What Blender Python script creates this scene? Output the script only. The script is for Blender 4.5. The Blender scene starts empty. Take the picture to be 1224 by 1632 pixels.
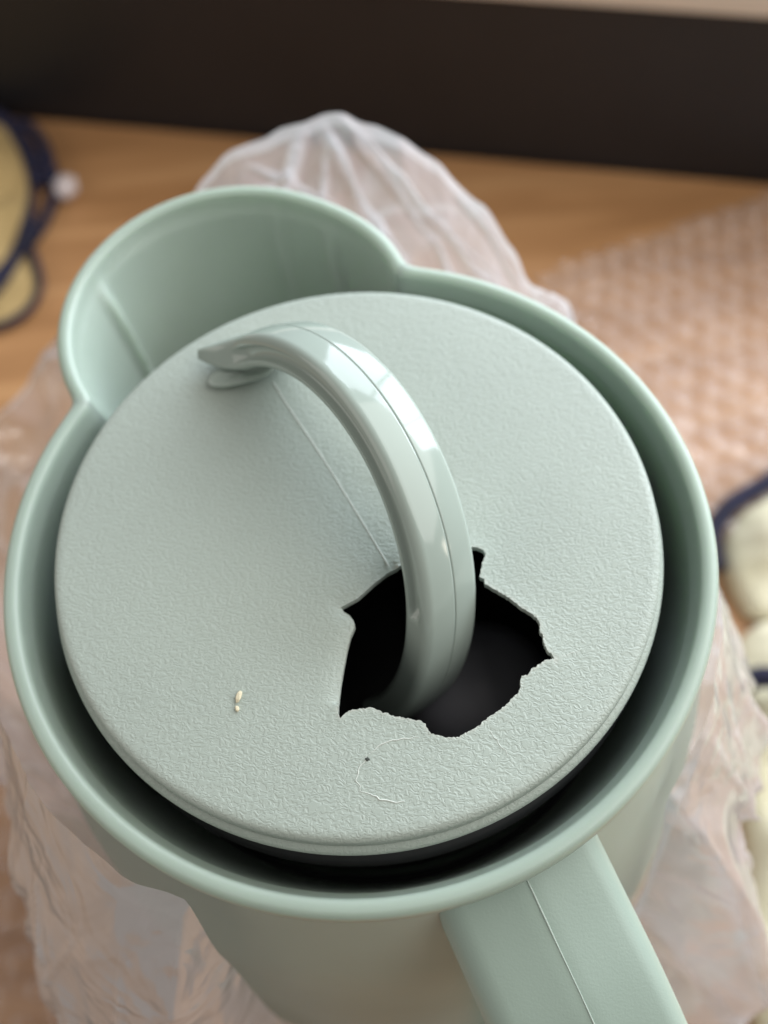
import bpy, bmesh, math, random
from math import radians as R, sin, cos, pi, sqrt, exp, atan2, hypot
from mathutils import Vector, Matrix, noise
from mathutils.geometry import delaunay_2d_cdt
random.seed(7)
S = bpy.context.scene
COL = S.collection
H = 200.0                       # the rim of the jug stands 200 mm above the table; lengths below are mm, z from the rim

def M3(p): return Vector((p[0]*.001, p[1]*.001, (p[2]+H)*.001))

# ------------------------------------------------------------------ camera
PITCH, ROLL, F = 1.0921612519218582, -0.10911967092276462, 1700.0
cam = bpy.data.cameras.new('camera'); co = bpy.data.objects.new('camera', cam); COL.objects.link(co)
fw = Vector((0, cos(PITCH), -sin(PITCH))); rt = Vector((1, 0, 0)); up = rt.cross(fw)
r2 = cos(ROLL)*rt + sin(ROLL)*up; u2 = -sin(ROLL)*rt + cos(ROLL)*up
mw = Matrix((r2, u2, -fw)).transposed().to_4x4(); mw.translation = M3((4.858, -73.186, 149.542))
co.matrix_world = mw
cam.sensor_fit = 'VERTICAL'; cam.sensor_height = 24; cam.sensor_width = 18; cam.lens = 24*F/1632
cam.clip_start = .005; cam.clip_end = 50
cam.dof.use_dof = True; cam.dof.focus_distance = .146; cam.dof.aperture_fstop = 7.2
S.camera = co

# ------------------------------------------------------------------ light
w = bpy.data.worlds.new('World'); S.world = w; w.use_nodes = True
bg = w.node_tree.nodes['Background']; bg.inputs[0].default_value = (1.0, .95, .92, 1); bg.inputs[1].default_value = .24
def area(name, pos, target, sx, sy, power, color, spread=180):
    L = bpy.data.lights.new(name, 'AREA'); L.shape = 'RECTANGLE'; L.size = sx; L.size_y = sy
    L.energy = power; L.color = color; L.spread = R(spread)
    o = bpy.data.objects.new(name, L); COL.objects.link(o)
    o.location = M3(pos); d = (M3(target)-M3(pos)).normalized()
    o.rotation_euler = d.to_track_quat('-Z', 'Y').to_euler()
    return o
# the panes of the window that stands behind the table, to the right
for dx, pw in ((-200, .8), (175, 1.05), (550, 1.35)):
    c = Vector((430+dx*.96, 640-dx*.266, 285))
    area('window_light', c, (c.x-27, c.y-96, 245), .345, .56, 5.0*pw, (.82, .90, 1.0))
area('ceiling_bounce_light', (730, 50, 740), (0, 0, 0), 1.4, 1.0, 12.5, (1.0, .97, .93))
area('room_light', (-950, -60, 420), (-40, 0, -80), .9, .7, 2.8, (1.0, .93, .86))
area('far_window_light', (923, -370, 110), (0, 0, 10), .09, .13, .35, (1.0, .88, .74))
S.view_settings.view_transform = 'Standard'; S.view_settings.look = 'None'
S.view_settings.exposure = 0; S.view_settings.gamma = 1
S.render.engine = 'CYCLES'
S.cycles.transparent_max_bounces = 24; S.cycles.max_bounces = 12

# ------------------------------------------------------------------ materials
def lin(r, g, b):
    f = lambda c: (c/255/12.92 if c/255 <= .04045 else ((c/255+.055)/1.055)**2.4)
    return (f(r), f(g), f(b), 1)
class NT:
    def __init__(s, name):
        s.m = bpy.data.materials.new(name); s.m.use_nodes = True; s.t = s.m.node_tree
        s.p = s.t.nodes['Principled BSDF']; s.out = s.t.nodes['Material Output']
    def n(s, kind, **kw):
        nd = s.t.nodes.new(kind)
        for k, v in kw.items():
            if k.startswith('_'): setattr(nd, k[1:], v)
            else: nd.inputs[k].default_value = v
        return nd
    def l(s, a, b): s.t.links.new(a, b)
    def ramp(s, src, stops, interp='LINEAR'):
        r = s.t.nodes.new('ShaderNodeValToRGB'); r.color_ramp.interpolation = interp
        e = r.color_ramp.elements
        e[0].position, e[0].color = stops[0]; e[1].position, e[1].color = stops[-1]
        for p, c in stops[1:-1]:
            x = e.new(p); x.color = c
        s.l(src, r.inputs[0]); return r
def g(v): return (v, v, v, 1)
SAGE = (.335, .43, .372, 1)

def plastic(name, rough, grain=0, gscale=1500, fine=0, wear=False, col=SAGE, coat=0.0, smooth_bump=0, sss=0):
    a = NT(name); p = a.p
    p.inputs['Base Color'].default_value = col; p.inputs['Roughness'].default_value = rough
    p.inputs['IOR'].default_value = 1.5
    tc = a.n('ShaderNodeTexCoord')
    # very slight colour cloudiness of the moulded plastic
    nz = a.n('ShaderNodeTexNoise', Scale=38, Detail=3); a.l(tc.outputs['Object'], nz.inputs['Vector'])
    rp = a.ramp(nz.outputs['Fac'], [(.3, tuple(c*.96 for c in col[:3])+(1,)), (.7, tuple(min(1, c*1.04) for c in col[:3])+(1,))])
    colout = rp.outputs[0]
    if wear:
        at = a.n('ShaderNodeAttribute', _attribute_name='wear')
        mx = a.n('ShaderNodeMix', _data_type='RGBA'); a.l(at.outputs['Fac'], mx.inputs[0])
        a.l(colout, mx.inputs[6]); mx.inputs[7].default_value = (.60, .62, .56, 1); colout = mx.outputs[2]
    a.l(colout, p.inputs['Base Color'])
    last = None
    if grain:
        dn = a.n('ShaderNodeTexNoise', Scale=gscale*.35, Detail=1); a.l(tc.outputs['Object'], dn.inputs['Vector'])
        ma = a.n('ShaderNodeVectorMath', _operation='SCALE', Scale=.0016); a.l(dn.outputs['Color'], ma.inputs[0])
        ad = a.n('ShaderNodeVectorMath', _operation='ADD'); a.l(tc.outputs['Object'], ad.inputs[0]); a.l(ma.outputs[0], ad.inputs[1])
        mp = a.n('ShaderNodeMapping'); mp.inputs['Scale'].default_value = (.62, 1.12, .4); a.l(ad.outputs[0], mp.inputs['Vector'])
        n1 = a.n('ShaderNodeTexNoise', Scale=gscale, Detail=1.2, Roughness=.4); a.l(mp.outputs[0], n1.inputs['Vector'])
        r1 = a.ramp(n1.outputs['Fac'], [(.40, g(0)), (.5, g(.6)), (.60, g(1))], 'EASE')
        b1 = a.n('ShaderNodeBump', Strength=grain, Distance=.00012); a.l(r1.outputs[0], b1.inputs['Height'])
        last = b1
        rr = a.ramp(n1.outputs['Fac'], [(.35, g(rough+.08)), (.65, g(rough-.06))]); a.l(rr.outputs[0], p.inputs['Roughness'])
    if fine:
        n2 = a.n('ShaderNodeTexNoise', Scale=2600, Detail=2); a.l(tc.outputs['Object'], n2.inputs['Vector'])
        b2 = a.n('ShaderNodeBump', Strength=fine, Distance=.00006); a.l(n2.outputs['Fac'], b2.inputs['Height'])
        if last: a.l(last.outputs[0], b2.inputs['Normal'])
        last = b2
    if smooth_bump:
        n3 = a.n('ShaderNodeTexNoise', Scale=90, Detail=2); a.l(tc.outputs['Object'], n3.inputs['Vector'])
        b3 = a.n('ShaderNodeBump', Strength=smooth_bump, Distance=.0004); a.l(n3.outputs['Fac'], b3.inputs['Height'])
        if last: a.l(last.outputs[0], b3.inputs['Normal'])
        last = b3
    if last: a.l(last.outputs[0], p.inputs['Normal'])
    if sss:
        p.inputs['Subsurface Weight'].default_value = sss; p.inputs['Subsurface Radius'].default_value = (1.0, 1.1, .9); p.inputs['Subsurface Scale'].default_value = .004
    p.inputs['Coat Weight'].default_value = coat; p.inputs['Coat Roughness'].default_value = .05
    return a.m
MAT = {}
MAT['lid'] = plastic('textured_sage_plastic', .45, grain=.46, gscale=2550, fine=.1, wear=True, col=(.378, .436, .388, 1))
MAT['body'] = plastic('satin_sage_plastic', .38, fine=.25, smooth_bump=.05, sss=.6, col=(.365, .45, .39, 1))
MAT['handle'] = plastic('jug_handle_plastic', .42, fine=.5)
MAT['gloss'] = plastic('glossy_sage_plastic', .10, fine=.02, smooth_bump=.06, col=(.36, .43, .385, 1))
MAT['seam'] = plastic('seam_plastic', .45, col=(.43, .51, .455, 1))
MAT['stress'] = plastic('stress_whitened_plastic', .5, col=(.62, .66, .61, 1))
MAT['seamdark'] = plastic('seam_groove_plastic', .5, col=(.17, .21, .185, 1))
MAT['black'] = plastic('black_plastic', .42, fine=.2, col=(.006, .0065, .007, 1))
MAT['grey'] = plastic('dark_rubber', .5, fine=.2, col=(.02, .02, .022, 1))
MAT['boss'] = plastic('charcoal_plastic', .5, fine=.2, col=(.12, .12, .135, 1))
MAT['crumb'] = plastic('crumb_material', .7, fine=.5, col=(.70, .64, .46, 1))
MAT['speck'] = plastic('speck_material', .7, fine=.3, col=(.05, .06, .05, 1))

def film(name, alpha, rough, col, bs=140, bstr=.5, edge=.45, gloss=.12):
    a = NT(name); p = a.p
    p.inputs['Base Color'].default_value = col; p.inputs['Roughness'].default_value = rough; p.inputs['IOR'].default_value = 1.45
    tc = a.n('ShaderNodeTexCoord')
    n1 = a.n('ShaderNodeTexNoise', Scale=bs, Detail=2, Roughness=.5, Distortion=1.2); a.l(tc.outputs['Object'], n1.inputs['Vector'])
    vo = a.n('ShaderNodeTexVoronoi', Scale=bs*.45, _feature='DISTANCE_TO_EDGE'); a.l(n1.outputs['Color'], vo.inputs['Vector'])
    mp = a.n('ShaderNodeMapping'); mp.inputs['Scale'].default_value = (1, 1, .35); a.l(tc.outputs['Object'], mp.inputs['Vector'])
    n2 = a.n('ShaderNodeTexNoise', Scale=bs*.5, Detail=3, Distortion=1.5); a.l(mp.outputs[0], n2.inputs['Vector'])
    mu = a.n('ShaderNodeMath', _operation='ADD'); a.l(n1.outputs['Fac'], mu.inputs[0]); a.l(n2.outputs['Fac'], mu.inputs[1])
    b = a.n('ShaderNodeBump', Strength=bstr, Distance=.003); a.l(mu.outputs[0], b.inputs['Height']); a.l(b.outputs[0], p.inputs['Normal'])
    lw = a.n('ShaderNodeLayerWeight', Blend=.35); a.l(b.outputs[0], lw.inputs['Normal'])
    m2 = a.n('ShaderNodeMath', _operation='MULTIPLY_ADD', _use_clamp=True); a.l(lw.outputs['Facing'], m2.inputs[0])
    m2.inputs[1].default_value = edge
    fo_ = a.n('ShaderNodeAttribute', _attribute_name='fold'); fm = a.n('ShaderNodeMath', _operation='MULTIPLY_ADD'); a.l(fo_.outputs['Fac'], fm.inputs[0])
    fm.inputs[1].default_value = .42; fm.inputs[2].default_value = alpha; a.l(fm.outputs[0], m2.inputs[2])
    fc = a.n('ShaderNodeMix', _data_type='RGBA'); a.l(fo_.outputs['Fac'], fc.inputs[0]); fc.inputs[6].default_value = col; fc.inputs[7].default_value = (.93, .92, .95, 1)
    a.l(fc.outputs[2], p.inputs['Base Color'])
    tr = a.n('ShaderNodeBsdfTransparent'); tl = a.n('ShaderNodeBsdfTranslucent'); tl.inputs['Color'].default_value = col
    a.l(fc.outputs[2], tl.inputs['Color'])
    mx0 = a.n('ShaderNodeMixShader'); mx0.inputs[0].default_value = .45
    a.l(p.outputs[0], mx0.inputs[1]); a.l(tl.outputs[0], mx0.inputs[2])
    mx = a.n('ShaderNodeMixShader'); a.l(m2.outputs[0], mx.inputs[0]); a.l(tr.outputs[0], mx.inputs[1]); a.l(mx0.outputs[0], mx.inputs[2])
    pw = a.n('ShaderNodeMath', _operation='POWER'); a.l(lw.outputs['Facing'], pw.inputs[0]); pw.inputs[1].default_value = 2.0
    fr = a.n('ShaderNodeMath', _operation='MULTIPLY_ADD'); a.l(pw.outputs[0], fr.inputs[0]); fr.inputs[1].default_value = .38; fr.inputs[2].default_value = gloss
    gl = a.n('ShaderNodeBsdfGlossy', Roughness=.12); a.l(b.outputs[0], gl.inputs['Normal'])
    f2 = a.n('ShaderNodeMath', _operation='MULTIPLY', _use_clamp=True); a.l(fr.outputs[0], f2.inputs[0]); f2.inputs[1].default_value = 1.0
    mg = a.n('ShaderNodeMixShader'); a.l(f2.outputs[0], mg.inputs[0]); a.l(mx.outputs[0], mg.inputs[1]); a.l(gl.outputs[0], mg.inputs[2])
    a.l(mg.outputs[0], a.out.inputs['Surface'])
    return a.m
MAT['bag'] = film('thin_plastic_film', .36, .09, (.84, .765, .765, 1), bs=60, bstr=.7, edge=.5)
MAT['bubble'] = film('bubble_wrap_film', .18, .14, (.90, .83, .80, 1), bs=60, bstr=.5, edge=.38, gloss=.03)

def cloth(name, col, col2, s=900):
    a = NT(name); p = a.p; p.inputs['Roughness'].default_value = .85
    tc = a.n('ShaderNodeTexCoord'); n = a.n('ShaderNodeTexNoise', Scale=45, Detail=4); a.l(tc.outputs['Object'], n.inputs['Vector'])
    r = a.ramp(n.outputs['Fac'], [(.3, col), (.7, col2)]); a.l(r.outputs[0], p.inputs['Base Color'])
    wv = a.n('ShaderNodeTexNoise', Scale=s, Detail=2); a.l(tc.outputs['Object'], wv.inputs['Vector'])
    b = a.n('ShaderNodeBump', Strength=.5, Distance=.0005); a.l(wv.outputs['Fac'], b.inputs['Height']); a.l(b.outputs[0], p.inputs['Normal'])
    return a.m
MAT['yellow'] = cloth('straw_yellow_cloth', (.36, .25, .10, 1), (.50, .36, .16, 1))
MAT['cream'] = cloth('cream_cloth', (.62, .58, .40, 1), (.74, .70, .53, 1))
MAT['navy'] = cloth('navy_trim_cloth', (.006, .006, .020, 1), (.014, .014, .045, 1))
MAT['white'] = cloth('white_pompom_cloth', (.6, .52, .52, 1), (.75, .68, .68, 1))

def wood():
    a = NT('orange_wood_laminate'); p = a.p; p.inputs['Roughness'].default_value = .42
    tc = a.n('ShaderNodeTexCoord'); mp = a.n('ShaderNodeMapping'); mp.inputs['Rotation'].default_value = (0, 0, R(15.5)); mp.inputs['Scale'].default_value = (1.4, 14, 14)
    a.l(tc.outputs['Object'], mp.inputs['Vector'])
    n = a.n('ShaderNodeTexNoise', Scale=5, Detail=6, Roughness=.6, Distortion=.6); a.l(mp.outputs[0], n.inputs['Vector'])
    r = a.ramp(n.outputs['Fac'], [(.25, (.30, .145, .056, 1)), (.5, (.44, .23, .098, 1)), (.75, (.56, .32, .15, 1))]); a.l(r.outputs[0], p.inputs['Base Color'])
    n2 = a.n('ShaderNodeTexNoise', Scale=40, Detail=4); a.l(mp.outputs[0], n2.inputs['Vector'])
    b = a.n('ShaderNodeBump', Strength=.15, Distance=.0004); a.l(n2.outputs['Fac'], b.inputs['Height']); a.l(b.outputs[0], p.inputs['Normal'])
    return a.m
MAT['wood'] = wood()
def paint(name, c1, c2, rough, scale=12):
    a = NT(name); p = a.p; p.inputs['Roughness'].default_value = rough
    tc = a.n('ShaderNodeTexCoord'); n = a.n('ShaderNodeTexNoise', Scale=scale, Detail=5); a.l(tc.outputs['Object'], n.inputs['Vector'])
    r = a.ramp(n.outputs['Fac'], [(.3, c1), (.7, c2)]); a.l(r.outputs[0], p.inputs['Base Color'])
    b = a.n('ShaderNodeBump', Strength=.1, Distance=.0005); a.l(n.outputs['Fac'], b.inputs['Height']); a.l(b.outputs[0], p.inputs['Normal'])
    return a.m
MAT['wall'] = paint('dark_brown_panel', (.006, .0065, .009, 1), (.011, .011, .014, 1), .5)
MAT['sill'] = paint('beige_sill_board', (.62, .54, .46, 1), (.70, .62, .53, 1), .5)

# ------------------------------------------------------------------ object helpers
def tag(o, label=None, cat=None, group=None, kind=None):
    if label: o['label'] = label
    if cat: o['category'] = cat
    if group: o['group'] = group
    if kind: o['kind'] = kind
    return o
def obj(name, verts, faces, mat, parent=None, smooth=True, sharp=None, raw=False):
    me = bpy.data.meshes.new(name); me.from_pydata([v if raw else M3(v) for v in verts], [], faces); me.update()
    if smooth:
        me.polygons.foreach_set('use_smooth', [True]*len(me.polygons))
        if sharp: me.set_sharp_from_angle(angle=R(sharp))
    me.materials.append(MAT[mat])
    o = bpy.data.objects.new(name, me); COL.objects.link(o)
    if parent: o.parent = parent
    return o
def recalc(o):
    bm = bmesh.new(); bm.from_mesh(o.data); bmesh.ops.recalc_face_normals(bm, faces=bm.faces); bm.to_mesh(o.data); bm.free()
def loft(rings, closed_ring=True, cap0=False, cap1=False):
    n = len(rings[0]); V = [p for r in rings for p in r]; Fc = []
    for i in range(len(rings)-1):
        for j in range(n if closed_ring else n-1):
            k = (j+1) % n
            Fc.append((i*n+j, i*n+k, (i+1)*n+k, (i+1)*n+j))
    if cap0: Fc.append(tuple(range(n))[::-1])
    if cap1: Fc.append(tuple((len(rings)-1)*n+j for j in range(n)))
    return V, Fc
def lathe(prof, n=128, c=(0, 0)):
    return [[(c[0]+r*cos(2*pi*j/n), c[1]+r*sin(2*pi*j/n), z) for j in range(n)] for r, z in prof]
def frames(path, upv):
    out = []
    for i, p in enumerate(path):
        a = path[max(i-1, 0)]; b = path[min(i+1, len(path)-1)]
        t = (Vector(b)-Vector(a)).normalized(); s = t.cross(upv)
        if s.length < 1e-5: s = Vector((1, 0, 0))
        s.normalize(); out.append((Vector(p), t, s, s.cross(t).normalized()))
    return out
def tube(path, rad, n=8, upv=Vector((0, 0, 1)), closed=False):
    rings = []
    fr = frames(path, upv)
    for i, (p, t, s, u) in enumerate(fr):
        r = rad(i/(len(fr)-1)) if callable(rad) else rad
        rings.append([tuple(p+s*r*cos(2*pi*k/n)+u*r*sin(2*pi*k/n)) for k in range(n)])
    return loft(rings, cap0=True, cap1=True)
def catmull(P, m):
    P = [Vector(p) for p in P]; out = []
    for i in range(len(P)-1):
        a = P[max(i-1, 0)]; b = P[i]; c = P[i+1]; d = P[min(i+2, len(P)-1)]
        for k in range(m):
            t = k/m
            out.append(.5*((2*b)+(c-a)*t+(2*a-5*b+4*c-d)*t*t+(3*b-a-3*c+d)*t**3))
    out.append(P[-1]); return out
def interp(x, tab):
    if x <= tab[0][0]: return tab[0][1]
    for (a, u), (b, v) in zip(tab, tab[1:]):
        if x <= b:
            t = (x-a)/(b-a); t = t*t*(3-2*t); return u+(v-u)*t
    return tab[-1][1]

# ------------------------------------------------------------------ setting: wall and sill behind the table
WN = Vector((-.26674, -.96376, 0)); WD = Vector((.96376, -.26674, 0)); W0 = Vector((15, 293.3, 0))   # wall plane just behind the table edge
def box_along(name, a0, a1, d0, d1, z0, z1, mat, parent=None, bevel=0):
    """a box in the frame of the wall: a along it, d behind its face"""
    vs = []
    for z in (z0, z1):
        for a, d in ((a0, d0), (a1, d0), (a1, d1), (a0, d1)):
            v = W0+WD*a-WN*d; vs.append((v.x, v.y, z))
    fs = [(0, 3, 2, 1), (4, 5, 6, 7), (0, 1, 5, 4), (1, 2, 6, 5), (2, 3, 7, 6), (3, 0, 4, 7)]
    o = obj(name, vs, fs, mat, parent, smooth=False)
    if bevel:
        bm = bmesh.new(); bm.from_mesh(o.data)
        bmesh.ops.bevel(bm, geom=list(bm.edges), offset=bevel*.001, segments=3, affect='EDGES', profile=.6)
        bm.to_mesh(o.data); bm.free(); o.data.polygons.foreach_set('use_smooth', [True]*len(o.data.polygons)); o.data.set_sharp_from_angle(angle=R(35))
    return o
tag(box_along('wall', -900, 1100, 0, 22, -225, -119.9, 'wall'), kind='structure')
tag(box_along('window_sill', -900, 1100, -2.5, 120, -119.7, -108, 'sill', bevel=2), kind='structure')
tb = box_along('wooden_table', -800, 900, -620, -1.0, -225, -200, 'wood', bevel=1.5)
tag(tb, 'orange brown wood table top under the jug and the plastic wrap', 'table')

# ------------------------------------------------------------------ the jug
jug = bpy.data.objects.new('thermos_jug', None); COL.objects.link(jug); jug.location = (0, 0, 0)
tag(jug, 'sage green plastic thermos jug with scalloped spout and broken arched lid handle', 'jug')

RB = [(-200, 65), (-198.5, 68), (-194, 69), (-150, 70), (-110, 68.5), (-70, 65), (-40, 61), (-16, 55.6), (-6.5, 53.6), (-4.6, 54.0), (-4.0, 55.4), (-3.2, 55.7), (0, 55.7)]
def rb(z): 
    for (a, u), (b, v) in zip(RB, RB[1:]):
        if z <= b: return u+(v-u)*(z-a)/(b-a)
    return 55.7
AZ0 = R(111.5)
def spout_c(z): return 50.4+.40*z, 30.9+.10*z         # distance of centre, radius
NS, NB = 120, 260
def ring(z, o, inner=False):
    Rr = rb(z)-o
    if inner: Rr = 52.5+max(z, -40)*.17 if z < -2.5 else 55.7-o
    d, rs = spout_c(z); rs -= o
    if d+rs > Rr+.05:
        x = (d*d-rs*rs+Rr*Rr)/(2*d); hh = sqrt(max(Rr*Rr-x*x, 0)); half = atan2(hh, x); phi = atan2(hh, x-d)
        halfr = half+R(2.4)*min(1, max(0, (d+rs-Rr)/12))
        ex, ey = Rr*cos(halfr)-d, Rr*sin(halfr); phr = atan2(ey, ex); re = hypot(ex, ey)
    else: half = halfr = 0.012; phi = None
    pts = []
    for i in range(NS):
        if phi is not None:
            a = -phr+(phi+phr)*i/(NS-1)
            t = max(0, min(1, (-a/phr-.5)/.5)) if a < 0 else 0
            rr = rs+(re-rs)*t*t*(3-2*t)
            if inner and z < -2.5:
                k = min(1, (-2.5-z)/4)*min(1, (d+rs-Rr)/8)
                adeg = math.degrees(a)
                for c_, h_, w_ in ((41, 1.9, 2.6), (-38, .45, 2.5), (-62, .7, 3.0)):
                    rr -= k*h_*exp(-((adeg-c_)/w_)**2)
                rr -= k*.8/(1+exp(-(adeg-43)/1.6))
            x_, y_ = d+rr*cos(a), rr*sin(a)
        else:
            a = -half+2*half*i/(NS-1); x_, y_ = Rr*cos(a), Rr*sin(a)
        pts.append([x_, y_])
    for i in range(1, NB+1):
        a = half+(2*pi-half-halfr)*i/(NB+1); pts.append([Rr*cos(a), Rr*sin(a)])
    n = len(pts)
    if phi is not None:                                   # small fillet at the two notches
        for it in range(5):
            q = [p[:] for p in pts]
            for c_ in (0, NS-1):
                for k in range(-3, 4):
                    j = (c_+k) % n; a_, b_ = q[j-1], q[(j+1) % n]
                    pts[j] = [.5*q[j][0]+.25*(a_[0]+b_[0]), .5*q[j][1]+.25*(a_[1]+b_[1])]
    c, s = cos(AZ0), sin(AZ0)
    return [(p[0]*c-p[1]*s, p[0]*s+p[1]*c, z) for p in pts]
outer_z = [-200, -198.5, -196, -190, -170, -150, -130, -110, -90, -80, -70, -62, -54, -46, -40, -34, -28, -22, -16, -11, -8, -6.5, -5.2, -4.6, -4.3, -4, -3.6, -3.2, -1.9]
rings = [ring(z, 0) for z in outer_z]
rings[0] = ring(-200, 0)
for o_, z_ in ((.05, -1.2), (.25, -.65), (.6, -.22), (1.05, 0), (1.8, -.0), (2.4, -.2), (2.75, -.65), (2.9, -1.5)): 
    r_ = ring(0, o_); rings.append([(x, y, z_) for x, y, z in r_])
inner_z = [-3, -4.5, -7, -10, -14, -18, -22, -26, -30, -34, -38]
rings += [ring(z, 2.9, True) for z in inner_z]
n = NS+NB
ledge = [(45.4, -39.5), (44.8, -40.5), (44.5, -60), (30, -62), (.5, -62)]
for r_, z_ in ledge:
    rings.append([(r_*cos(AZ0+a), r_*sin(AZ0+a), z_) for a in [atan2(p[1], p[0])-AZ0 for p in rings[len(outer_z)+7+len(inner_z)]]])
V, Fc = loft(rings, cap0=True, cap1=True)
# split spout faces (sector between the notches, above z=-62) from the body
iz0 = outer_z.index(-62); iz1 = len(outer_z)+8+len(inner_z)-1
def split(V, Fc, pred):
    A, B = [], []
    for idx, f in enumerate(Fc): (A if pred(idx) else B).append(f)
    res = []
    for fs in (A, B):
        used = sorted({i for f in fs for i in f}); mp = {u: k for k, u in enumerate(used)}
        res.append(([V[u] for u in used], [tuple(mp[i] for i in f) for f in fs]))
    return res
def is_spout(idx):
    i, j = divmod(idx, n)
    return iz0 <= i < iz1 and j < NS-1 and idx < (len(rings)-1)*n
(vs, fs), (vb, fb) = split(V, Fc, is_spout)
body = obj('body', vb, fb, 'body', jug, sharp=40)
spout = obj('spout', vs, fs, 'body', jug, sharp=40)
# dark liner at the bottom of the gap
V, Fc = loft(lathe([(45.9, -38.7), (45.4, -37.7), (45.0, -37.1), (44.6, -37.4), (44.5, -44)])); obj('neck_liner', V, Fc, 'grey', jug, sharp=40)

# --- side handle of the jug
HD = Vector((cos(R(-69.4)), sin(R(-69.4)), 0)); HP = Vector((-HD.y, HD.x, 0)); HO = HP*(-.45)
# centre of its width is about .45 mm to the left of the axis
hp = [(51.9, -13.2), (60, -16.8), (70, -21), (79, -26.5), (87, -33), (94, -41), (99.5, -51), (103.5, -58), (102, -85), (97.5, -112), (90, -134), (80, -148), (66, -156), (60, -158)]
path = catmull([HO+HD*a+Vector((0, 0, b)) for a, b in hp], 8)
def rrect(wd, th, r, crown=0, m=7):
    pts = []
    for cx, cy, a0 in ((wd/2-r, th/2-r, 0), (-wd/2+r, th/2-r, 90), (-wd/2+r, -th/2+r, 180), (wd/2-r, -th/2+r, 270)):
        for k in range(m+1):
            a = R(a0+90*k/m); pts.append((cx+r*cos(a), cy+r*sin(a)))
        if a0 in (0, 180):                 # a few points across the flat, lightly crowned
            sg = 1 if a0 == 0 else -1
            for k in range(1, 8):
                x = (wd/2-r)*(1-2*k/8)*sg; pts.append((x, sg*(th/2+crown*(1-(x/(wd/2-r))**2))))
    return pts
rings = []
for i, (p, t, s, u) in enumerate(frames(path, HP)):
    # s = t x HP : points away from the inside of the loop or to it; choose outward
    nrm = s if s.dot(Vector((0, 0, 1)))*1.0+s.dot(HD)*1.0 > 0 else -s
    wd = 25.4+1.8*min(1, i/40); th = 13.5
    rings.append([tuple(p+HP*x+nrm*(y-(max(0, -x)*.21+max(0, x)*.03 if y > 0 else 0))) for x, y in rrect(wd, th, 3.6, .05)])
V, Fc = loft(rings, cap0=True, cap1=True)
jh = obj('handle', V, Fc, 'handle', jug, sharp=60); recalc(jh)
sp = []
for i, (p, t, s, u) in enumerate(frames(path, HP)):
    nrm = s if s.dot(Vector((0, 0, 1)))+s.dot(HD) > 0 else -s
    sp.append(p+nrm*(13.5/2+.08)+HP*(.1))
V, Fc = tube([q+Vector((.05*noise.noise(q*.3), .05*noise.noise(q*.4), 0)) for q in sp[1:]], lambda t: .13+.03*sin(40*t), 6); obj('parting_seam', V, Fc, 'seam', jh)

# ------------------------------------------------------------------ the lid
HOLE = [(-3.14,-12.5),(-0.38,-11.28),(2.22,-9.21),(4.29,-7.8),(6.15,-7.06),(11.73,-5.3),(16.34,-4.95),(18.25,-5.36),(18.85,-5.73),(19.3,-6.5),(19.12,-7.27),(18.73,-7.75),(18.54,-8.62),(18.17,-9.46),(17.9,-10.24),(18.48,-10.66),(18.53,-11.43),(19.54,-12.25),(21.53,-13.87),(23.17,-15.61),(24.82,-17.16),(25.46,-18.08),(25.45,-18.75),(25.22,-19.56),(25.66,-20.11),(25.63,-21.43),(25.82,-22.11),(25.8,-22.6),(26.32,-23.21),(26.65,-23.84),(26.02,-24.09),(25.4,-24.08),(24.7,-24.59),(23.87,-24.97),(23.21,-25.22),(22.48,-25.94),(21.7,-26.01),(21.47,-26.47),(21.41,-27.26),(20.88,-28.3),(20.16,-29.01),(19.3,-29.7),(18.14,-30.35),(17.62,-30.75),(16.49,-31.25),(15.49,-31.91),(14.18,-32.68),(13.21,-33.19),(12.26,-33.54),(11.05,-33.65),(9.87,-33.49),(9.0,-33.24),(8.28,-32.94),(7.74,-32.42),(7.43,-31.78),(7.43,-31.22),(6.86,-30.94),(5.69,-30.56),(4.81,-30.25),(3.92,-30.09),(3.04,-29.74),(1.88,-29.23),(1.31,-28.86),(0.73,-28.48),(-0.0,-28.21),(-1.06,-28.09),(-1.84,-28.25),(-2.6,-28.23),(-3.55,-28.62),(-4.36,-29.31),(-4.61,-28.57),(-4.35,-26.4),(-3.99,-24.53),(-3.3,-21.7),(-2.62,-19.15),(-2.0,-17.22),(-1.17,-15.64),(-1.32,-14.77),(-1.88,-13.85),(-2.62,-13.25),(-2.84,-12.71)]
hole = []
for i, a in enumerate(HOLE):                       # torn edge: finer, ragged points where the plastic tore, clean where it snapped
    b = HOLE[(i+1) % len(HOLE)]; L = hypot(b[0]-a[0], b[1]-a[1]); m = max(1, int(L/.22))
    clean = i < 7 or i >= 69
    nx, ny = (b[1]-a[1])/L, -(b[0]-a[0])/L
    for k in range(m):
        t = k/m; j = (0 if (clean or k == 0 and i in (0, 6)) else random.gauss(0, .05)+.22*noise.noise(Vector((a[0]+(b[0]-a[0])*t, a[1]+(b[1]-a[1])*t, 3))*1.6)*(0 if 15 < i < 21 else 1))
        hole.append((a[0]+(b[0]-a[0])*t+nx*j, a[1]+(b[1]-a[1])*t+ny*j))
RL = 46.4
def ztop(x, y):
    r = hypot(x, y); return 4.1-.5*(r/44)**4 - .25*exp(-((r-0)/16)**2)-.22*exp(-((x-3.2)**2+(y-6.5)**2)/16)
pts = list(hole); nh = len(hole)
edges = [(i, (i+1) % nh) for i in range(nh)]
NR = 288; r0 = len(pts)
for i in range(NR): pts.append((44.2*cos(2*pi*i/NR), 44.2*sin(2*pi*i/NR)))
edges += [(r0+i, r0+(i+1) % NR) for i in range(NR)]
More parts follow.
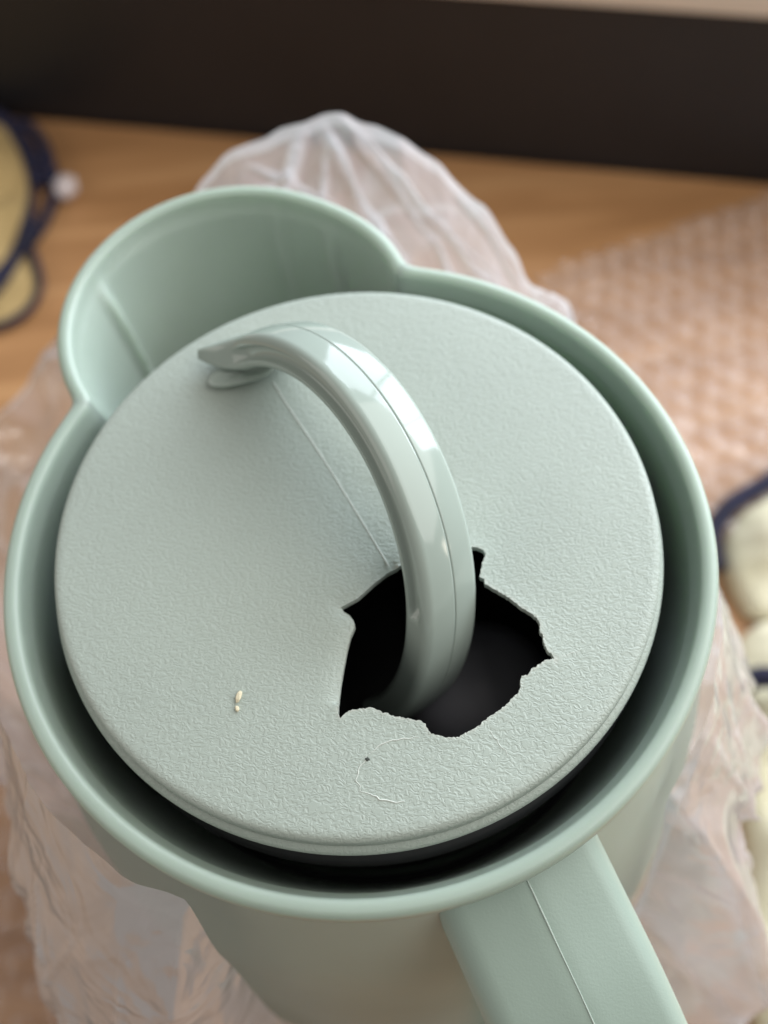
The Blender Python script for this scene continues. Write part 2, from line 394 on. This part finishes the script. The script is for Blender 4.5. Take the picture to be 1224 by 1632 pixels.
def inside(p):
    c = False
    for i in range(len(HOLE)):
        a, b = HOLE[i], HOLE[i-1]
        if (a[1] > p[1]) != (b[1] > p[1]) and p[0] < (b[0]-a[0])*(p[1]-a[1])/(b[1]-a[1])+a[0]: c = not c
    return c
def dhole(p): return min(hypot(p[0]-h[0], p[1]-h[1]) for h in hole)
yy = -43.5
row = 0
while yy < 43.6:
    xx = -43.5+(row % 2)*.75
    while xx < 43.6:
        if hypot(xx, yy) < 43.6:
            near = -7 < xx < 29 and -36 < yy < -3
            if not near or (not inside((xx, yy)) and dhole((xx, yy)) > .35): pts.append((xx, yy))
        xx += 1.5
    yy += 1.3; row += 1
for k in range(0, nh, 2):                              # a band of points close to the tear, for its pale stressed lip
    for rr in (.3, .7):
        a = hole[k-1]; b = hole[(k+1) % nh]; L = hypot(b[0]-a[0], b[1]-a[1])+1e-9
        for sg in (1, -1):
            p = (hole[k][0]+sg*rr*(b[1]-a[1])/L, hole[k][1]-sg*rr*(b[0]-a[0])/L)
            if not inside(p) and dhole(p) > rr*.8: pts.append(p)
vo, eo, fo, *_ = delaunay_2d_cdt([Vector(p) for p in pts], edges, [], 0, 1e-5)
vo = [(v.x, v.y) for v in vo]
tris = []
for f in fo:
    c = (sum(vo[i][0] for i in f)/len(f), sum(vo[i][1] for i in f)/len(f))
    if hypot(*c) > 44.3: continue
    ins = False
    for i in range(nh):
        a, b = hole[i], hole[i-1]
        if (a[1] > c[1]) != (b[1] > c[1]) and c[0] < (b[0]-a[0])*(c[1]-a[1])/(b[1]-a[1])+a[0]: ins = not ins
    if not ins: tris.append(tuple(f))
TH = 1.25
Vt = []; wear = []
def lidz(x, y):
    z = ztop(x, y)
    if -8 < x < 30 and -37 < y < -2:
        d = dhole((x, y))
        clean = x < 6 and y > -27           # the clean snapped edge bends down a little, the torn one stands up
        z += (-.35 if clean else .10)*exp(-(d/1.1)**2)
    return z
for x, y in vo:
    Vt.append((x, y, lidz(x, y)))
    d = dhole((x, y)) if (-7 < x < 29 and -36 < y < -3) else 9
    wear.append(exp(-(d/.28)**2)*(.25 if (x < 5.5 and y > -27.5) else .8)*(.5+.5*noise.noise(Vector((x*1.3, y*1.3, 0)))))
N0 = len(Vt); F2 = list(tris)
ec = {}
for f in tris:
    for i in range(len(f)):
        e = (f[i], f[(i+1) % len(f)]); ec[e] = 1
bnd = [e for e in ec if (e[1], e[0]) not in ec]
for x, y in vo: Vt.append((x, y, lidz(x, y)-TH)); wear.append(0)
F2 += [tuple(N0+i for i in f[::-1]) for f in tris]
rimloop = {}
for a, b in bnd:
    if hypot(*vo[a]) > 43.9: rimloop[a] = b; continue
    k = len(Vt); za = Vt[a][2]; zb = Vt[b][2]
    ja = random.uniform(-.06, .06)
    Vt += [(vo[a][0], vo[a][1], za), (vo[b][0], vo[b][1], zb), (vo[b][0], vo[b][1], zb-TH), (vo[a][0], vo[a][1], za-TH)]
    wear += [.35, .35, .0, .0]; F2.append((k+1, k, k+3, k+2))
st = next(iter(rimloop)); loop = [st]
while rimloop[loop[-1]] != st: loop.append(rimloop[loop[-1]])
ze = ztop(44.2, 0)
prof = [(45.0, ze-.03), (45.6, ze-.12), (46.05, ze-.36), (46.32, ze-.75), (46.4, ze-1.3), (46.4, ze-2.6), (46.2, ze-2.9), (46.05, ze-3.1), (46.6, ze-3.3), (47.1, ze-3.7), (47.35, ze-4.4), (47.2, ze-5.2), (46.3, ze-6.6), (45.2, ze-7.2), (44.9, ze-6.8), (44.9, ze-2), (44.0, ze-1.4)]
prev = loop
for r_, z_ in prof:
    k = len(Vt)
    for i in loop:
        a = atan2(vo[i][1], vo[i][0]); Vt.append((r_*cos(a), r_*sin(a), z_)); wear.append(0)
    cur = list(range(k, k+len(loop)))
    for i in range(len(loop)):
        j = (i+1) % len(loop); F2.append((prev[i], cur[i], cur[j], prev[j]) )
    prev = cur
lid = obj('lid', Vt, F2, 'lid', jug, sharp=50)
recalc_needed = False
at = lid.data.attributes.new('wear', 'FLOAT', 'POINT'); at.data.foreach_set('value', wear)

# fine raised line across the lid, stress marks by the tear, round it
def on_lid(P, m=6): return [Vector((p.x, p.y, ztop(p.x, p.y)+.01)) for p in catmull([(x, y, 0) for x, y in P], m)]
V, Fc = tube(on_lid([(-11.08,28.74),(-7.85,21.54),(-3.4,12.11),(0.78,2.6),(3.16,-3.08),(4.75,-6.9)]), .095, 6); obj('parting_line', V, Fc, 'stress', lid)
def wig(P, amp=.12): return [(x+random.gauss(0, amp), y+random.gauss(0, amp)) for x, y in P]
def dens(P):
    out = []
    for a, b in zip(P, P[1:]):
        for k in range(4): out.append((a[0]+(b[0]-a[0])*k/4, a[1]+(b[1]-a[1])*k/4))
    return out+[P[-1]]
for P, r_ in (([(6.3,-33.07),(3.85,-33.06),(1.17,-33.56),(-0.66,-34.5)], .09), ([(-0.66,-34.5),(-2.12,-36.26),(-2.89,-38.17),(-2.42,-39.67)], .07), ([(-2.42,-39.67),(-0.38,-40.74),(1.68,-41.55),(3.38,-41.57)], .11), ([(16.08,-33.26),(17.12,-35.15),(18.14,-37.02)], .05), ([(26.47,-23.69),(28.72,-23.67),(30.64,-23.03)], .04)):
    V, Fc = tube(on_lid(wig(dens(P)), 2), lambda t, r_=r_: r_*(.3+.65*sin(pi*min(max(t, .03), .97))), 6); obj('stress_mark', V, Fc, 'stress', lid)

# stopper under the lid: black cup with a rounded boss
prof = [(44.3, -2.6), (44.3, -12), (45.6, -12.6), (46.2, -14), (45.6, -15.4), (44.3, -16), (44.0, -34), (40, -36), (3, -36), (.3, -36)]
V, Fc = loft(lathe(prof)); st_o = obj('stopper', V, Fc, 'black', lid, sharp=40)
prof = [(43.0, -2.7), (42.6, -28), (40, -32), (.3, -32)]
V, Fc = loft(lathe(prof)); o = obj('stopper_cup', V, Fc, 'black', lid, sharp=40)
prof = [(13, -32), (12.8, -22), (11.5, -18.5), (8.5, -16.2), (5, -15.3), (.01, -15.1)]
V, Fc = loft(lathe(prof, 64, (17.5, -20))); obj('stopper_boss', V, Fc, 'boss', lid)
prof = [(45.1, -8.6), (46.7, -9.2), (47.4, -10), (46.9, -10.9), (45.1, -11.5)]
V, Fc = loft(lathe(prof)); obj('gasket', V, Fc, 'grey', lid)

# --- arched handle of the lid: an elliptical arc lying in a leaning plane
C = Vector((-6.2737, 7.5189, -10.6657)); az, el = 3.658782, .375067; Ro, T, ee, ph = 35.3845, 5.46546, .94744, -13.914443
nn = Vector((cos(el)*cos(az), cos(el)*sin(az), sin(el))); uu = Vector((0, 0, 1)).cross(nn).normalized(); vv = nn.cross(uu)
def arc(k):
    t = 2*pi*k/900; a = Ro*cos(t); b = Ro*ee*sin(t)
    p = C+uu*(a*cos(ph)-b*sin(ph))+vv*(a*sin(ph)+b*cos(ph))
    a2 = -sin(t); b2 = ee*cos(t)
    tg = (uu*(a2*cos(ph)-b2*sin(ph))+vv*(a2*sin(ph)+b2*cos(ph))).normalized()
    return p, tg, tg.cross(nn).normalized() if (tg.cross(nn)).dot(p-C) > 0 else nn.cross(tg).normalized()
def section(ch, tt=T):
    """closed section; x along the plane normal (width 10.4), y outward, 0 at the outer face"""
    hw = 5.15; r = 1.5; P = []
    def cor(cx, cy, a0, m=6, rr=r):
        for k in range(m+1):
            a = R(a0+90*k/m); P.append((cx+rr*cos(a), cy+rr*sin(a)))
    cor(hw-r, -r, 0)
    for x in (3, 2, 1, .35, .12, 0, -.12, -.35, -1, -2, -3):
        P.append((x, .32*(1-(x/3.65)**2)-(.16 if abs(x) < .05 else .0)))
    cor(-hw+r, -r, 90)
    cor(-hw+r, -tt+r, 180)
    P.append((0, -tt-.05))
    r2_ = 1.1
    cor(hw-r2_, -tt+r2_, 270, 5, r2_)
    # channel in the side face (+x)
    y0, y1 = -tt+r2_+.05, -r-.05
    for y, dd in ((y0+.1, 0), (y0+.28, .25), (y0+.5, .8), (y0+.8, 1.0), ((y0+y1)/2, 1.05), (y1-.8, 1.0), (y1-.5, .8), (y1-.28, .25), (y1-.1, 0)):
        P.append((hw-dd*ch*1.1, y))
    return P
rings = []
K0, K1, KT = 126, 594, 540
for k in range(K0, K1+1, 3):
    p, tg, out = arc(k)
    ch = 1.0
    ch = min(1, max(0, (k-258)/7)) if k < 300 else 1.0
    ch = ch*ch*(3-2*ch)
    if k > 538: ch = max(0, 1-(k-538)/16)
    sc = 1.0; cen = p-out*T/2
    if k > KT:                                # the broken end thins out and lifts off the lid
        t = (k-KT)/(K1-KT); p0, tg0, o0 = arc(KT); a0 = p0-o0*T/2
        E = Vector((-21.2, 34.3, 6.6)); B1 = a0+tg0*6.5
        cen = a0*(1-t)**2+B1*2*t*(1-t)+E*t*t
        tg = ((B1-a0)*(1-t)+(E-B1)*t).normalized(); out = nn.cross(tg).normalized()
        if out.dot(o0) < 0: out = -out
        sc = 1-.62*t**2.2
    rings.append([tuple(cen+nn*x*sc+out*(y+T/2)*sc) for x, y in section(ch)])
V, Fc = loft(rings, cap0=True, cap1=True)
lh = obj('lid_handle', V, Fc, 'gloss', lid, sharp=55); recalc(lh); lh['label'] = 'glossy arched handle poking through the broken hole'
sm = []
for k in range(K0+2, KT, 4):
    p, tg, out = arc(k); sm.append(p+out*.17+nn*.0)
V, Fc = tube(sm, .09, 6, nn); obj('handle_seam', V, Fc, 'seamdark', lid)
# torn flange under the free end
rings = []
cx, cy = -16.0, 29.9
for rr, z_ in ((.02, 5.9), (.55, 5.9), (.85, 5.95), (.96, 5.8), (1, 5.5), (.97, 5.2), (.6, 4.9), (.3, 3.6)):
    rings.append([(cx+rr*(5.6*cos(a)-.2*sin(a)), cy+rr*(2.1*sin(a)+.7*cos(a)), z_+.06*6.4*cos(a)*rr+.15*sin(3*a)) for a in [2*pi*i/40 for i in range(40)]])
V, Fc = loft(rings, cap1=True); o = obj('handle_foot', V, Fc, 'gloss', lid); recalc(o)
V, Fc = tube([Vector((-14.2, 32.0, 3.4)), Vector((-14.0, 32.6, 5.2)), Vector((-13.6, 33.4, 8))], lambda t: 1.7+.2*t, 14); obj('handle_post', V, Fc, 'gloss', lid)

# ------------------------------------------------------------------ crumbs and speck on the lid
def blob(name, c, rx, ry, rz, rot, mat, label, cat, group=None):
    bm = bmesh.new(); bmesh.ops.create_icosphere(bm, subdivisions=3, radius=1)
    for v in bm.verts:
        k = 1+.35*noise.noise(v.co*1.7+Vector(c))+.12*noise.noise(v.co*5)
        v.co = Vector((v.co.x*rx*k, v.co.y*ry*k, v.co.z*rz*k))*.001
    bmesh.ops.rotate(bm, verts=bm.verts, matrix=Matrix.Rotation(R(rot), 3, 'Z'))
    me = bpy.data.meshes.new(name); bm.to_mesh(me); bm.free(); me.materials.append(MAT[mat])
    me.polygons.foreach_set('use_smooth', [True]*len(me.polygons))
    o = bpy.data.objects.new(name, me); COL.objects.link(o); o.location = M3(c)
    return tag(o, label, cat, group)
zl = ztop(-18.4, -24.3)
blob('crumb', (-18.5, -24.6, zl+.3), .40, .85, .30, -20, 'crumb', 'larger cream coloured crumb on the lid left of the hole', 'crumb', 'cream crumbs on the lid')
blob('crumb', (-18.8, -26.3, zl+.15), .30, .45, .25, 10, 'crumb', 'tiny cream crumb just below the larger one on the lid', 'crumb', 'cream crumbs on the lid')
blob('speck', (-1.1, -35.4, ztop(-1, -35)+.05), .3, .24, .12, 0, 'speck', 'dark grey speck on the lid below the hole', 'speck')

# ------------------------------------------------------------------ thin plastic bag round the jug
def itab(th, tab):                                # periodic interpolation over degrees
    th = (th+180) % 360-180
    tb = sorted(tab); tb = [(tb[-1][0]-360, tb[-1][1])]+tb+[(tb[0][0]+360, tb[0][1])]
    return interp(th, tb)
ZT = [(-150, -9), (-130, -4), (-120, -6), (-117, -30), (-113, -85), (-106, -120), (-92, -140), (-60, -150), (-47, -90), (-40, -26), (-25, -14), (0, -20), (25, -30), (45, -36), (57, -32), (70, -22), (87, -14), (100, -22), (110, -34), (122, -62), (135, -96), (150, -100), (165, -60), (180, -24)]
RT = [(-150, 60.5), (-130, 59), (-120, 57.5), (-117, 62), (-113, 68.5), (-106, 71), (-92, 73), (-60, 72), (-47, 68), (-40, 60), (-25, 59.5), (0, 60), (25, 62), (45, 72), (57, 84), (70, 97), (87, 110), (100, 111), (110, 112), (122, 122), (135, 140), (150, 134), (165, 98), (180, 66)]
RM = [(-150, 82), (-137, 89), (-120, 92), (-100, 86), (-75, 94), (-60, 98), (-49, 97), (-25, 77), (6, 71), (30, 84), (45, 92), (57, 92), (75, 100), (90, 104), (110, 112), (126, 128), (150, 122), (173, 90), (-166, 78)]
NA, NZ = 760, 170
rings = []; fold = []
# long creases: angle, share of height at both ends, half width in mm, lift in mm
CR = [(88, .99, 58, .62, 2.6, 3.5), (86, .98, 66, .55, 1.4, 2.5), (90, .98, 76, .5, 1.8, 3), (92, .99, 103, .55, 1.8, 3), (89, .97, 96, .45, 1.2, 2), (95, .9, 116, .7, 1.5, 2.5), (80, .85, 62, .8, 1.2, 2), (74, .97, 50, .85, 1.6, 2), (99, .95, 82, .72, 1.0, 2),
      (-150, .95, -131, .55, 1.2, 2.5), (-143, .98, -150, .5, 1.3, 2.5), (-134, .9, -142, .62, 1.1, 2), (-128, .93, -124, .5, 1.0, 2.0), (-160, .9, -149, .7, 1.2, 2), (-122, .8, -112, .35, .9, 2),
      (-20, .95, -34, .5, 1.6, 3), (-30, .97, -28, .45, 1.2, 2.5), (-40, .9, -48, .4, 1.6, 3), (-12, .9, -20, .55, 1.2, 2), (-36, .7, -22, .62, 1.1, 2.5), (5, .95, -4, .5, 1.5, 2.5), (160, .9, 172, .6, 1.5, 2), (140, .95, 150, .6, 1.5, 2.5), (130, .9, 126, .5, 1.5, 2)]
for i in range(NZ+1):
    s = i/NZ; rg = []
    for j in range(NA):
        th = -180+360*j/NA; a = R(th)
        zt, rt_, rm = itab(th, ZT), itab(th, RT), itab(th, RM)
        zm = min(-88, zt-12) if zt > -120 else zt-20
        if s < .45:
            t = s/.45; e = sin(t*pi/2); r_ = 73+(rm-73)*e; z_ = -198.5+(zm+198.5)*t
        else:
            t = (s-.45)/.55; e = 1-cos(t*pi/2); r_ = rm+(rt_-rm)*e; z_ = zm+(zt-zm)*t
        p = Vector((cos(a)*2.0, sin(a)*2.0, z_*.012))
        amp = min(1, s*5)*(1-.45*max(0, (s-.8)/.2))
        # long pulled folds plus small crumples with creased ridges
        f1 = 1-abs(noise.noise(Vector((a*3.2+.012*z_, z_*.006, 3.1))))*3
        f1b = 1-abs(noise.noise(Vector((cos(a)*5+z_*.01, sin(a)*5, z_*.012+7))))*3.2
        f2 = 1-abs(noise.noise(Vector((cos(a)*9, sin(a)*9, z_*.035+5))))*3
        f3 = 1-abs(noise.noise(Vector((cos(a)*22, sin(a)*22, z_*.09+11))))*3
        f4 = 1-abs(noise.noise(Vector((a*7+z_*.02+1.2*noise.noise(Vector((a*2, z_*.02, 0))), z_*.012, 21))))*4
        q1 = Vector((cos(a)*3.2+noise.noise(Vector((a*3, z_*.02, 1)))*.5, sin(a)*3.2, z_*.016+a*.35))
        v1 = noise.voronoi(q1)[0][0]; v2 = noise.voronoi(q1*2.3+Vector((4, 1, 7)))[0][0]; v3 = noise.voronoi(q1*5+Vector((9, 3, 2)))[0][0]
        dsp = amp*(1.6*f1b+1.2*f1+1.3*f4+8.5*v1+3.2*v2+.6*v3)-5.5
        back = max(0, min(1, (th-20)/20))*max(0, min(1, (175-th)/15)); u_ = max(0, min(1, (s-.6)/.32))
        tight = 1-(1-back)*.9*u_*u_*(3-2*u_)
        mmd = R(1)*max(r_, 50); fd = 0
        for t0, s0, t1, s1, cw, ca in CR:
            du = (t1-t0)*mmd; dv = (s1-s0)*150; pu = ((th-t0+180) % 360-180)*mmd; pv = (s-s0)*150
            LL = du*du+dv*dv; q = (pu*du+pv*dv)/LL
            if -.02 < q < 1.02:
                dd_ = abs(pu*dv-pv*du)/sqrt(LL)+1.2*noise.noise(Vector((pu*.06, pv*.06, t0)))
                if abs(dd_) < cw*3:
                    wv_ = max(0, 1-abs(dd_)/cw)*min(1, min(q+.02, 1.02-q)*8); dsp += ca*.8*wv_; fd = max(fd, wv_)
        vb = noise.voronoi(q1*2.4+Vector((2, 8, 5)))[0]; thn = max(0, 1-(vb[1]-vb[0])/.10)*max(0, noise.noise(q1*1.4)+.25)*1.5
        fd = max(fd, min(.8, thn)*.7)
        if s > .975: fd = max(fd, .6)
        dbl = max(0, min(1, (th+178)/12))*max(0, min(1, (-98-th)/10)); fold.append(min(1, max(fd*(1-.4*dbl), .42*dbl)+.12*dbl*fd))   # the film lies double at the front left; dsp += .3*thn
        r_ += dsp*tight
        lim = rb(max(-199, min(0, z_)))+1.6
        dd, rs = spout_c(z_) if z_ > -70 else (0, 0)
        if z_ > -70:
            dz = a-AZ0; q = rs*rs-(dd*sin(dz))**2
            if cos(dz) > 0 and q > 0: lim = max(lim, dd*cos(dz)+sqrt(q)+2.5)
        r_ = max(r_, lim)
        z2 = z_+amp*1.5*noise.noise(Vector((cos(a)*7, sin(a)*7, s*6)))+ (5*noise.noise(Vector((cos(a)*5, sin(a)*5, 2)))+1.5*noise.noise(Vector((cos(a)*19, sin(a)*19, 2))))*max(0, (s-.6)/.4)*(.12 if -150 < th < -95 else 1)
        rg.append((r_*cos(a), r_*sin(a), z2))
    rings.append(rg)
V, Fc = loft(rings)
bag = obj('plastic_bag', V, Fc, 'bag')
fa = bag.data.attributes.new('fold', 'FLOAT', 'POINT'); fa.data.foreach_set('value', fold)
tag(bag, 'crumpled clear plastic bag pulled down around the jug', 'bag')

# ------------------------------------------------------------------ bubble wrap sheets on the table
def bubble_sheet(name, corners, pitch, label, lift, wav, step=1.15):
    A, B, Cc, D = [Vector((x, y, 0)) for x, y in corners]      # A-B one edge, D-C the opposite one
    n1 = int((B-A).length/step); n2 = int((D-A).length/step)
    ex = (B-A).normalized(); ey = (D-A).normalized()
    V = []
    for i in range(n2+1):
        for j in range(n1+1):
            u, v = j/n1, i/n2; p = (A*(1-u)+B*u)*(1-v)+(D*(1-u)+Cc*u)*v
            a, b = (p-A).dot(ex), (p-A).dot(ey)
            rw = round(b/(pitch*.87)); off = (rw % 2)*pitch/2; cl = round((a-off)/pitch)
            d = hypot(a-off-cl*pitch, b-rw*pitch*.87)
            hn = noise.noise(Vector((cl*1.7, rw*2.3, 4))); hsh = .25 if hn < -.28 else .75+.6*abs(hn)
            z = 3.6*hsh*sqrt(max(0, 1-(d/(pitch*.42))**2))
            z += lift*(.55+.45*noise.noise(Vector((p.x*.018, p.y*.018, 2))))+wav*noise.noise(Vector((p.x*.045, p.y*.045, 5)))+wav*.4*(1-abs(noise.noise(Vector((p.x*.05, p.y*.12, 9))))*2)
            V.append((p.x+1.5*noise.noise(Vector((0, p.y*.07, 1))), p.y+2*noise.noise(Vector((p.x*.05, 0, 8))), -200+max(.6, z)+.5))
    w_ = n1+1
    Fc = [(i*w_+j, i*w_+j+1, (i+1)*w_+j+1, (i+1)*w_+j) for i in range(n2) for j in range(n1)]
    return tag(obj(name, V, Fc, 'bubble'), label, 'bubble wrap')
bubble_sheet('bubble_wrap', ((78, 204), (225, 250), (265, 105), (112, 78)), 10.6, 'clear bubble wrap sheet on the table behind the right side of the jug', 7, 3)
bubble_sheet('bubble_wrap', ((-190, 40), (-92, 55), (-70, -90), (-170, -105)), 10.6, 'clear bubble wrap on the table at the lower left beside the jug', 6, 4)

# ------------------------------------------------------------------ the two trimmed cloths
def cushion(name, outline, hgt, mat, parent, seed, z0=-199.4):
    """puffy folded cloth: rings shrinking to the middle of an outline given in mm on the table"""
    O = [Vector((x, y, 0)) for x, y in outline]; c = sum(O, Vector())/len(O)
    O = catmull(O+[O[0]], 10)[:-1]; rings = []
    for k in range(15):
        t = k/14; rr = cos(t*pi/2*.985)
        rings.append([(c.x+(p.x-c.x)*rr, c.y+(p.y-c.y)*rr, z0+.3+hgt*sin(t*pi/2)**.7*(1+.38*noise.noise(Vector((c.x+(p.x-c.x)*rr, c.y+(p.y-c.y)*rr, seed))*.05)*2+.15*noise.noise(Vector((c.x+(p.x-c.x)*rr, c.y+(p.y-c.y)*rr, seed))*.16))) for p in O])
    V, Fc = loft(rings, cap0=True, cap1=True); o = obj(name, V, Fc, mat, parent); recalc(o); return o
cl = bpy.data.objects.new('trimmed_cloth', None); COL.objects.link(cl); cl.location = (0, 0, 0)
tag(cl, 'straw yellow cloth with navy looped edging at the left of the table', 'cloth')
edgeL = [(-170, 335), (-152, 330), (-142, 316), (-136, 298), (-135, 280), (-136, 262), (-141, 245), (-150, 230), (-165, 218)]
cushion('fabric', edgeL+[(-215, 220), (-225, 330)], 9, 'yellow', cl, 3)
V, Fc = tube(catmull([(x+1, y, -195.5) for x, y in edgeL], 6), lambda t: 3.2+1.0*sin(9*t)+.7*sin(23*t), 8); obj('edging', V, Fc, 'navy', cl)
def loop_tube(P, r, name='edging_loop', m='navy'):
    V, Fc = tube(catmull(P, 6), r, 8); obj(name, V, Fc, m, cl)
loop_tube([(-136, 258, -197), (-131, 245, -196), (-128, 232, -196.5), (-131, 221, -197), (-138, 214, -197), (-148, 211, -197), (-158, 214, -197)], 1.7)
loop_tube([(-137, 300, -196), (-129, 300, -194), (-124, 290, -195), (-125, 276, -196), (-130, 262, -197), (-136, 252, -197)], 2.4)
loop_tube([(-146, 326, -196), (-137, 322, -193), (-130, 310, -193), (-127, 298, -195), (-131, 288, -197)], 2.6)
cushion('loop_fabric', [(-136, 250), (-131, 240), (-131, 226), (-139, 217), (-150, 214), (-150, 232)], 3, 'yellow', cl, 8)
bm_c = (-119, 283, -195)
bm = bmesh.new(); bmesh.ops.create_icosphere(bm, subdivisions=4, radius=1)
for v in bm.verts: v.co = v.co*(1+.22*noise.noise(v.co*2.2)+.12*noise.noise(v.co*6)); v.co = Vector((v.co.x*4.8, v.co.y*5.6, v.co.z*4.2)); v.co += Vector(bm_c)
me_v = [tuple(v.co) for v in bm.verts]; me_f = [tuple(v.index for v in f.verts) for f in bm.faces]; bm.free()
obj('pompom', me_v, me_f, 'white', cl)

cr = bpy.data.objects.new('trimmed_cloth', None); COL.objects.link(cr); cr.location = (0, 0, 0)
tag(cr, 'puffy cream cloth with navy edging at the right beside the bag', 'cloth')
cl = cr
edgeR = [(190, 118), (160, 108), (142, 99), (128, 92), (119, 82), (117, 68), (120, 50), (119, 30), (115, 8), (112, -20), (112, -60)]
cushion('fabric', [(190, 112), (160, 104), (143, 95), (130, 88), (122, 76), (122, 58), (134, 48), (200, 44)], 14, 'cream', cr, 5)
cushion('fabric_fold', [(200, 50), (140, 50), (121, 44), (113, 26), (108, 2), (104, -30), (100, -80), (190, -90)], 14, 'cream', cr, 9)
V, Fc = tube(catmull([(x, y, -193) for x, y in edgeR[:6]], 6), 3.4, 8); obj('edging', V, Fc, 'navy', cr)
V, Fc = tube(catmull([(109, 22, -182), (116, 24, -178), (124, 22, -176), (136, 20, -175), (150, 22, -178)], 6), 3.6, 8); obj('edging', V, Fc, 'navy', cr)
